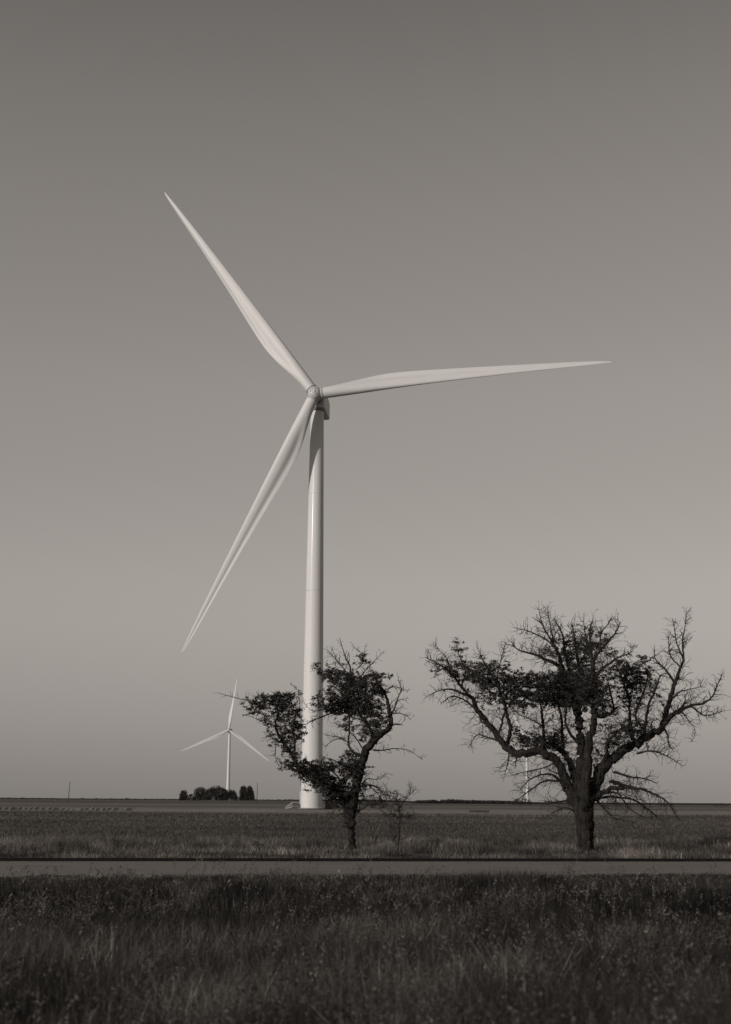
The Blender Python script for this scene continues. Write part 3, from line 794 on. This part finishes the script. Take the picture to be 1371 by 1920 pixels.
t1.clumps([(330, 440, 85, 45, 1.1), (255, 485, 60, 38, .9), (425, 440, 70, 55, 1.2), (480, 410, 40, 28, .6), (370, 560, 60, 40, .9), (440, 505, 70, 50, .9), (510, 520, 38, 38, .7), (500, 620, 60, 58, 1), (400, 650, 55, 50, .8),
           (530, 578, 40, 28, .7), (450, 705, 48, 50, .8), (480, 770, 28, 38, .7), (460, 822, 50, 28, .9), (560, 845, 80, 42, 1.4), (620, 885, 90, 50, 1.7), (680, 935, 80, 55, 1.7), (735, 990, 80, 48, 1.6), (790, 1045, 70, 42, 1.3),
           (830, 1110, 42, 45, .9), (812, 1180, 22, 30, .5), (700, 832, 70, 22, .6), (800, 850, 90, 45, .7), (830, 800, 48, 48, .9), (880, 835, 60, 48, .9), (850, 950, 80, 95, .7),
           (740, 270, 70, 45, .8), (800, 310, 80, 58, .9), (880, 330, 80, 55, 1), (700, 300, 38, 38, .6), (640, 242, 28, 22, .5), (920, 180, 42, 36, .7), (1000, 290, 60, 28, .7), (960, 340, 90, 48, 1.1), (860, 400, 95, 58, 1.2),
           (760, 385, 80, 48, .8), (720, 430, 60, 38, .6), (780, 482, 110, 42, 1.7), (880, 470, 100, 55, 1.4), (960, 440, 80, 55, 1), (1020, 380, 45, 38, .7), (620, 405, 38, 22, .35), (660, 462, 48, 18, .5),
           (960, 540, 70, 48, 1), (1010, 500, 45, 38, .8), (1030, 560, 45, 48, .7), (980, 612, 55, 48, 1), (860, 580, 80, 55, .4), (930, 650, 38, 38, .6), (915, 1035, 38, 45, .35)])
t1.finish()

# --- dead sapling and small dead shrub beside it
t3 = Tree('dead_sapling', (1130, 1356), 49.8, (400, 1180, 3.264), 'thin leafless sapling between the two gnarled trees', 'sapling')
t3.limb([(1128, 1365, 8), (1133, 1290, 7), (1138, 1220, 6.5), (1140, 1170, 6), (1138, 1100, 4.5), (1122, 1050, 3), (1132, 1000, 1.5)], k=0, name='trunk', twigs=.8)
for b_ in [
 [(1140, 1175, 4.5), (1160, 1150, 4), (1190, 1150, 3), (1232, 1128, 1.2)],
 [(1138, 1155, 4.5), (1090, 1130, 3), (1060, 1140, 2), (1020, 1095, 1.2)],
 [(1138, 1090, 3.5), (1170, 1050, 2.6), (1200, 1015, 2), (1236, 980, 1)],
 [(1200, 1015, 2), (1205, 985, 1.4), (1195, 950, .9)],
 [(1130, 1075, 3), (1090, 1050, 2.2), (1060, 1000, 1.4), (1060, 960, .9)],
 [(1125, 1050, 2.6), (1090, 1020, 1.8), (1040, 1010, 1)],
 [(1130, 1330, 5), (1108, 1280, 3.5), (1090, 1240, 2.4), (1075, 1190, 1.2)],
]: t3.limb(b_, twigs=1.6)
t3.grow_twigs(2.6, .62)
t3.clumps([(1130, 1030, 30, 30, .12), (1150, 1085, 40, 30, .12)], size=.03)
t3.finish()
t4 = Tree('dead_shrub', (985, 1330), 49.6, (400, 1180, 3.264), 'small forked dead shrub just right of the leaning tree trunk', 'shrub')
t4.limb([(985, 1335, 3.2), (998, 1280, 2.6), (1015, 1250, 2), (1032, 1225, 1)], k=0, name='stem', twigs=1.6)
t4.limb([(990, 1310, 2.6), (975, 1275, 1.8), (970, 1250, 1)], name='stem', twigs=1.6)
t4.grow_twigs(1.2, .35)
t4.finish()


# ------------------------------------------------------------------ far trees, groves, poles
def far_tree(x0, x1, ytop, ybase, Y, label, group=None, name='bushy_tree', dens=1.0, trunk=True, rect=1.0):
    a = P(x0, ybase, Y); b = P(x1, ybase, Y); h = (ybase - ytop) / F * Y
    cx = (a[0] + b[0]) / 2; w_ = (b[0] - a[0]) / 2; z0 = float(ground_z(cx, Y))
    zt = P((x0 + x1) / 2, ytop, Y)[2]; h = zt - z0
    R = thing(name, (cx, Y, z0), label, 'tree', group)
    if trunk:
        mb = MB()
        for q in range(3):
            o = rng.normal(size=2) * w_ * .12
            tube(mb, [(o[0], o[1], -.1), (o[0] * 1.6, o[1], h * .3), (o[0] * 3, o[1] * 2, h * .6)], [h * .028, h * .022, h * .012], 6)
        mb.build('trunk', M_pole, R)
    mb = MB(); n = int(85 * dens)
    lobes = []
    for _ in range(n):
        u = rng.uniform(-1, 1); wz = (1 - abs(u) ** 3) ** .5
        z = h * (.06 + .84 * rng.random() * wz * rect + (1 - rect) * .1)
        lobes.append((u * w_ * .9, rng.uniform(-.7, .7) * w_ * .8, z, rng.uniform(.10, .2) * h))
    for lx, ly, lz, lr in lobes:
        m = 120
        d = rng.normal(size=(m, 3)); d /= np.linalg.norm(d, axis=1)[:, None]
        p_ = np.array([lx, ly, lz]) + d * lr * rng.uniform(.6, 1.0, (m, 1)); p_[:, 2] = np.maximum(p_[:, 2], .1)
        leaf_quads(mb, p_, np.full(m, h * .024) * rng.uniform(.6, 1.6, m), rng.uniform(.5, 1.3), flat=1)
    mb.build('crown', M_shrub, R, smooth=False, tone=True)
    return R
GV = 'trees of the distant grove'
far_tree(337, 352, 1481, 1501, 1010, 'small round tree at the left end of the distant grove', GV)
far_tree(351, 364, 1488, 1501, 1010, 'lowest scrubby tree in the gap near the left end of the grove', GV, dens=.6)
far_tree(361, 392, 1476, 1501, 1005, 'dark spreading tree on the left shoulder of the grove', GV, dens=1.4)
far_tree(383, 428, 1473, 1501, 1000, 'tallest rounded tree at the middle of the grove', GV, dens=1.6)
far_tree(412, 445, 1478, 1501, 1000, 'sloping tree right of the turbine foot in the grove', GV, dens=1.4)
far_tree(449, 462, 1472.5, 1501, 1000, 'narrow upright tree with a ragged flat top in the grove', GV, dens=.9)
far_tree(460, 475, 1472, 1501, 1000, 'tall square-topped tree closing the right end of the grove', GV, dens=.9)
far_tree(957, 1000, 1496, 1508, 860, 'rounded bush below the turbine seen through the wide tree', 'lone bushes on the horizon', name='round_bush', dens=1, trunk=False)
far_tree(1247, 1262, 1503, 1509, 800, 'tiny bush on the horizon under the drooping right branches', 'lone bushes on the horizon', name='round_bush', dens=.4, trunk=False)
far_tree(1340, 1362, 1505, 1511, 800, 'low dark bush on the horizon at the right edge', 'lone bushes on the horizon', name='round_bush', dens=.5, trunk=False)
far_tree(676, 722, 1487, 1512, 330, 'thin-leaved bush behind the leaning tree near the turbine pad', 'scrub near the turbine', name='loose_bush', dens=.35)
far_tree(39, 46, 1496, 1501, 1500, 'tiny bump of a tree on the left horizon', None, name='small_tree', dens=.4, trunk=False)


def tree_line(name, label, x0, x1, tops, base, Y, s):
    mb = MB(); xs = np.arange(x0, x1, s)
    for x in xs:
        top = np.interp(x, *zip(*tops)) + rng.normal() * .5
        a = P(x, top, Y); z1 = max(a[2], 1.0); z0 = float(ground_z(a[0], Y))
        m = 40
        d = rng.normal(size=(m, 3)) * [s * Y / F * .9, 6, 1]
        p_ = np.array([a[0], Y, z0]) + d
        p_[:, 2] = z0 + np.clip(rng.random(m) ** .8 * (z1 - z0), .1, None)
        leaf_quads(mb, p_, rng.uniform(.3, .8, m) * Y / 1000, rng.uniform(.5, 1.3), flat=1)
    o = mb.build(name, M_shrub, smooth=False, tone=True)
    tag(o, label, 'tree line', kind='stuff')
tree_line('tree_line', 'long low dark line of distant trees between the two gnarled trees', 772, 1030, [(772, 1505), (782, 1501), (800, 1501), (818, 1500), (823, 1504), (828, 1500), (850, 1499), (870, 1501), (900, 1501), (950, 1502), (1000, 1505), (1030, 1507)], 1508, 1100, 1.1)
tree_line('tree_line', 'thin faint row of trees along the left horizon', -30, 345, [(-30, 1496.5), (60, 1497.5), (100, 1498), (200, 1498.5), (345, 1499.5)], 1501, 2400, 1.1)
tree_line('tree_line', 'faint row of trees on the horizon behind the big tower', 470, 775, [(470, 1500.5), (600, 1500), (680, 1499), (775, 1503)], 1503, 2200, 1.3)
tree_line('tree_line', 'faint broken row of trees along the right horizon', 1030, 1400, [(1030, 1506), (1100, 1506.5), (1200, 1507.5), (1300, 1508), (1400, 1508.5)], 1509, 1300, 1.6)


def pole(x, ytop, Y, label, lean=0.0):
    a = P(x, 1500, Y); z0 = float(ground_z(a[0], Y)); top = P(x, ytop, Y)[2]
    R = thing('utility_pole', (a[0], Y, z0), label, 'pole', 'bare utility poles')
    mb = MB(); tube(mb, [(0, 0, -.2), (lean * .5, 0, (top - z0) * .5), (lean, 0, top - z0)], [.17, .15, .12], 8); mb.build('pole_shaft', M_pole, R)
    mb = MB(); tube(mb, [(lean, 0, top - z0), (lean, 0, top - z0 + .25)], [.07, .05], 6); mb.build('insulator', M_joint, R)
pole(128, 1466, 560, 'bare slightly leaning utility pole alone on the left horizon', .35)
pole(482, 1468, 620, 'thin bare utility pole just right of the distant grove')
pole(725, 1480, 620, 'short thin pole half hidden behind the leaning tree')

# a low pump and debris in the right-hand field
a = P(880, 1521, 235)
R = thing('stock_trough', (a[0], 235, float(ground_z(a[0], 235))), 'low dark trough lying in the pale stubble between the trees', 'trough')
mb = MB(); v = []
for (x0, y0, z0), (x1, y1, z1) in (((0, -.5, 0), (3.4, -.42, .34)), ((0, .42, 0), (3.4, .5, .34)), ((0, -.41, 0), (.08, .41, .34)), ((3.32, -.41, 0), (3.4, .41, .34)), ((.09, -.41, 0), (3.31, .41, .05))):
    box(mb, (x0, y0, z0), (x1, y1, z1))
mb.build('trough_body', M_cab, R, smooth=False)
mb = MB(); tube(mb, [(-.5, 0, 0), (-.5, 0, .8), (-.3, 0, .85)], .06, 6); mb.build('standpipe', M_cab, R)


# windrows: low ridges running away at the left
GW = 'low ridges of turned earth in the left field'
n = 24; tt = np.linspace(0, 1, n); rows = []
prof_ = np.array([(-.5, 0), (-.32, .16), (-.1, .36), (.1, .38), (.34, .15), (.5, 0)])
for t_ in tt:
    e_ = math.sin(math.pi * t_) ** .35 if 0 < t_ < 1 else 0
    rows.append([(q_[0] + .12 * math.sin(t_ * 7), t_, q_[1] * e_ * (1 + .2 * rng.normal()) - .03) for q_ in prof_])
m_ = len(prof_); v = np.array(rows).reshape(-1, 3)
f = [(i * m_ + j, i * m_ + j + 1, (i + 1) * m_ + j + 1, (i + 1) * m_ + j) for i in range(n - 1) for j in range(m_ - 1)]
wm = MB().add(v, f).mesh('windrow', M_hay)
for k in range(22):
    x = -6 + k * 11.5 + rng.uniform(-3.5, 3.5)
    Y0 = 218 + rng.uniform(-6, 6); Y1 = 268 + rng.uniform(-5, 5)
    a = P(x, 1519, Y0); b = P(x + rng.uniform(6, 11), 1519, Y1)
    o = link('windrow', wm)
    o.location = (a[0], Y0, float(ground_z(a[0], Y0)))
    o.rotation_euler = (0, 0, -math.atan2(b[0] - a[0], Y1 - Y0))
    o.scale = (rng.uniform(.85, 1.2), math.hypot(b[0] - a[0], Y1 - Y0), rng.uniform(.35, .95))
    tag(o, 'low pale ridge of turned earth in the row across the left field', 'earth ridge', GW)


# ------------------------------------------------------------------ grass
def blades(x, y, z, h, wd, tone, lean=.35, tipw=.15):
    """curved blades of three faces each"""
    n = len(x); a = rng.uniform(0, 2 * np.pi, n); la = rng.uniform(0, 2 * np.pi, n)
    dx, dy = np.cos(a) * wd / 2, np.sin(a) * wd / 2
    ln = np.abs(rng.normal(size=n)) * lean * h
    lx, ly = np.cos(la) * ln, np.sin(la) * ln
    b = np.stack([x, y, z], -1); up = np.stack([lx * .3, ly * .3, h * .55], -1); tip = np.stack([lx, ly, h], -1)
    s = np.stack([dx, dy, np.zeros(n)], -1)
    v = np.stack([b - s, b + s, b + up + s * .8, b + up - s * .8, b + tip], 1).reshape(-1, 3)
    i = np.arange(n)[:, None] * 5
    q = i + np.array([[0, 1, 2, 3]]); t = i + np.array([[3, 2, 4]])
    return v, q, t, np.repeat(tone, 5)

def grass_field(name, label, m, x, y, h, wd, tone, lean=.35):
    z = ground_z(x, y)
    v, q, t, tn = blades(x, y, z, h, wd, tone, lean)
    mb = MB(); mb.add(v, q, tn); mb.loops.append(t.ravel()); mb.sizes.append(np.full(len(t), 3))
    o = mb.build(name, m, smooth=False, tone=True); tag(o, label, 'grass', kind='stuff')
    return o

def scatter(n, y0, y1, power, side=3.0, vmin=None, vmax=None):
    """points over the view's ground, denser near the camera by 1/y**power"""
    u = rng.random(n)
    if abs(power - 1) < 1e-6: y = y0 * (y1 / y0) ** u
    else: e = 1 - power; y = (y0 ** e + u * (y1 ** e - y0 ** e)) ** (1 / e)
    x = (rng.random(n) * 2 - 1) * (.29 * y + side)
    return x, y

def verge():
    N = 560000
    # clump centres, then blades about them
    cx, cy = scatter(9000, 8.6, 40, .5, 4.5)
    ci = rng.integers(0, len(cx), N)
    # choose denser near: weight by distance
    wgt = (12 / cy) ** .6; wgt /= wgt.sum(); ci = rng.choice(len(cx), N, p=wgt)
    spread = rng.uniform(.08, .30, len(cx))
    x = cx[ci] + rng.normal(size=N) * spread[ci]; y = cy[ci] + rng.normal(size=N) * spread[ci]
    v = V(x, y); ok = (v > 7.5) & (v < ROAD0 - .1) ; x, y, ci, v = x[ok], y[ok], ci[ok], v[ok]
    ch = rng.uniform(.55, 1.15, len(cx)) * (.75 + .6 * vnoise(cx * .5 + 9, cy * .4))
    ct = np.exp(rng.normal(size=len(cx)) * .55) * (.5 + 1.0 * vnoise(cx * .17 + 7, cy * .22 + 1)) * (.25 + 2.4 * np.clip(.4 * vnoise(cx * .4 + 3, cy * .35) + .6 * vnoise(cx * 1.5, cy * .7 + 9) - .12, 0, 1) ** 1.5) * (1 - .38 * (1 - smooth(11.5, 14.5, cy))) * (1 + .3 * smooth(12, 14, cy) * (1 - smooth(17, 21, cy)) - .35 * smooth(21, 25, cy) * (1 - smooth(30, 33, cy)))  # clump tone; the dark band before the road is terrain shade painted in
    env = .58 * (1 - smooth(25, ROAD0 - 1.8, v) * (.86 - .55 * smooth(.5, .8, vnoise(cx[ci] * .3 + 15, cy[ci] * .2)))) * (1 - .25 * smooth(17, 24, v) * (1 - smooth(27, 30, v)))
    h = np.clip(env * ch[ci] * rng.uniform(.5, 1.15, len(x)), .06, 1.1)
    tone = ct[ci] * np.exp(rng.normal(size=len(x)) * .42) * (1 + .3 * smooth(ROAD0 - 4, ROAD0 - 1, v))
    wd = .0052 * (y / 11) ** .75 * rng.uniform(.7, 1.5, len(x))
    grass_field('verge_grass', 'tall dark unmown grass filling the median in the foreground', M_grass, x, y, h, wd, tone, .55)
    # seed heads: pale feathery tops on thin stalks
    n = 11000
    k = rng.choice(len(cx), n, p=wgt); x = cx[k] + rng.normal(size=n) * .16; y = cy[k] + rng.normal(size=n) * .16
    g = vnoise(x * .5 + 20, y * .35 + 5) * .6 + vnoise(cx[k] * 1.7, cy[k] * 1.3) * .4
    ok = (V(x, y) > 8) & (V(x, y) < ROAD0 - 2.5) & (g > .40); x, y, k, g = x[ok], y[ok], k[ok], g[ok]
    n = len(x); v_ = V(x, y); z = ground_z(x, y)
    h = .60 * ch[k] * rng.uniform(.7, 1.25, n) * (1 - .6 * smooth(26, ROAD0 - 2.5, v_))
    la = 1.2 + rng.normal(size=n) * 1.0; ll = rng.uniform(.02, .2, n)
    dirn = np.stack([np.cos(la) * ll, np.sin(la) * ll, h], -1)
    b = np.stack([x, y, z], -1); tip = b + dirn
    mb = MB(); s = np.zeros((n, 3)); s[:, 0] = .0022 * (y / 11) ** .7
    mb.add(np.stack([b - s, b + s, tip], 1).reshape(-1, 3), np.arange(n * 3).reshape(n, 3), np.full(n * 3, .35))
    hl = rng.uniform(.10, .24, n); tn = np.exp(rng.normal(size=n) * .45) * .62 * (.5 + g)
    bent = rng.uniform(.2, 1.2, n)
    for q in range(13):
        t = q / 12 + np.zeros(n)
        wdt = .028 * np.sin(np.pi * np.clip(t * .9 + .08, 0, 1))[:, None]
        c = tip + np.stack([np.cos(la) * t * hl * bent * .7, np.sin(la) * t * hl * bent * .7, hl * (t - .35 * bent * t * t)], -1) + rng.normal(size=(n, 3)) * wdt * .6
        leaf_quads(mb, c, rng.uniform(.009, .019, n) * (y / 14) ** .4, tn * rng.uniform(.7, 1.3, n), flat=1.6)
    o = mb.build('seed_heads', M_straw, smooth=False, tone=True); tag(o, 'pale feathery seed heads over the dark median grass', 'grass', kind='stuff')
verge()

def median_weeds():
    n = 420; x, y = scatter(n, 9.5, 31, .6, 4)
    g = vnoise(x * .4 + 31, y * .3 + 3); ok = (V(x, y) > 8.5) & (V(x, y) < 30) & (g > .42); x, y = x[ok], y[ok]
    z = ground_z(x, y); mb = MB()
    for i in range(len(x)):
        hh = rng.uniform(.35, .8); tn = rng.uniform(.5, 2.1); lean_ = rng.normal(size=2) * .15
        for _ in range(int(rng.integers(3, 7))):
            d = rng.normal(size=2) * .16 + lean_; b_ = np.array([x[i], y[i], z[i]])
            m = np.array([x[i] + d[0] * .6, y[i] + d[1] * .6, z[i] + hh * .6]); e_ = np.array([x[i] + d[0] * 1.3, y[i] + d[1] * 1.3, z[i] + hh * rng.uniform(.8, 1.05)])
            tube(mb, [b_, m, e_], [.005, .004, .002], 3, cap=False, tone=tn)
            k = 34; t = rng.uniform(0.05, 1, k)[:, None]
            c = np.where(t < .5, b_ + (m - b_) * t * 2, m + (e_ - m) * (t - .5) * 2) + rng.normal(size=(k, 3)) * [.05, .05, .03]
            leaf_quads(mb, c, rng.uniform(.012, .035, k), tn * rng.uniform(.6, 1.4, k), flat=.9)
    o = mb.build('leafy_weeds', M_grass, smooth=False, tone=True); tag(o, 'bushy leafy weeds rising through the dark median grass', 'weeds', kind='stuff')
median_weeds()

def far_strip():
    # rough pale grass along the far edge of the road, under the trees
    N = 260000
    cx, cy = scatter(6000, 41, 66, .8, 6)
    wgt = (45 / cy) ** 2.2; wgt /= wgt.sum(); ci = rng.choice(len(cx), N, p=wgt)
    x = cx[ci] + rng.normal(size=N) * .22; y = cy[ci] + rng.normal(size=N) * .3
    v = V(x, y); ok = (v > ROAD1 + .45); x, y, ci, v = x[ok], y[ok], ci[ok], v[ok]
    def bare(x, y):
        k = np.ones(len(x))
        for t_ in (t1, t2):
            k *= 1 - .85 * np.exp(-((x - t_.base[0]) / 1.0) ** 2 - ((y - t_.base[1] + 1.6) / 2.6) ** 2)
        return k
    g = .6 * vnoise(cx * .55 + 4, cy * .5 + 2) + .4 * vnoise(cx * 1.7 + 11, cy * 1.3)
    g = np.clip((g - .5) * 1.7 + .5, 0, 1)
    ch = rng.uniform(.4, 1.5, len(cx)) * (.3 + 1.0 * g)
    env = (.17 + .17 * smooth(45.0, 49.0, v)) * (1 - .5 * smooth(52, 60, v)) * (1 + .9 * smooth(.62, .8, vnoise(cx[ci] * .35 + 40, cy[ci] * .5)))
    h = np.minimum(env * ch[ci], .48) * rng.uniform(.5, 1.15, len(x)) * bare(x, y)
    ct = np.exp(rng.normal(size=len(cx)) * .3) * (.12 + 1.55 * g ** 1.3)
    tone = ct[ci] * np.exp(rng.normal(size=len(x)) * .28) * (1 - .35 * smooth(50, 60, v))
    grass_field('roadside_grass', 'rough pale grass tufts along the far edge of the road', M_straw, x, y, h, rng.uniform(.008, .02, len(x)), tone, .8)
    # short crop beyond
    N = 170000
    x, y = scatter(N, 49, 190, 1.25, 6)
    g = vnoise(x * .12, y * .16 + 7)
    h = rng.uniform(.05, .19, N) * (.6 + .8 * g) * (1 + .2 * (y / 100)) * bare(x, y); wd = .022 * (y / 60)
    tone = (.45 + .6 * vnoise(x * .05 + 2, y * .12) + .5 * vnoise(x * .22, y * .5)) * np.exp(rng.normal(size=N) * .35)
    ok = V(x, y) > 47 + 3 * rng.normal(size=N)
    grass_field('field_grass', 'short dark pasture grass spreading across the middle field', M_grass, x[ok], y[ok], h[ok], wd[ok], tone[ok] * 1.6, 1.0)
    # weeds standing in the strip
far_strip()

def weed(x, ybase, htpx, Y, label):
    a = P(x, ybase, Y); z0 = float(ground_z(a[0], Y)); h = htpx / F * Y
    R = thing('weed_clump', (a[0], Y, z0), label, 'weed', 'weeds standing along the far verge')
    mb = MB(); lf = MB()
    for _ in range(14):
        d = rng.normal(size=2) * .18 * h
        pts = [(d[0] * .1, d[1] * .1, 0), (d[0] * .6, d[1] * .6, h * .5), (d[0] * 1.3, d[1] * 1.3, h * rng.uniform(.75, 1))]
        tube(mb, pts, [.008, .006, .003], 3, cap=False)
        for q in range(10):
            t = rng.uniform(.25, 1); c = np.array(pts[1]) * (1 - t) + np.array(pts[2]) * t
            leaf_quads(lf, c + rng.normal(size=(4, 3)) * .03, np.full(4, .03), rng.uniform(.7, 1.2))
    mb.build('stalks', M_straw, R, kind='stuff'); lf.build('leaves', M_straw, R, smooth=False, tone=True, kind='stuff')
weed(216, 1606, 34, 45, 'tall pale weed clump standing highest in the left roadside grass')
weed(115, 1604, 26, 45.5, 'pale rounded weed clump in the roadside grass at the far left')
weed(480, 1600, 24, 47, 'pale weed clump midway between the left edge and the leaning tree')
weed(818, 1596, 30, 49, 'dark thin weed stalks between the sapling and the wide tree')
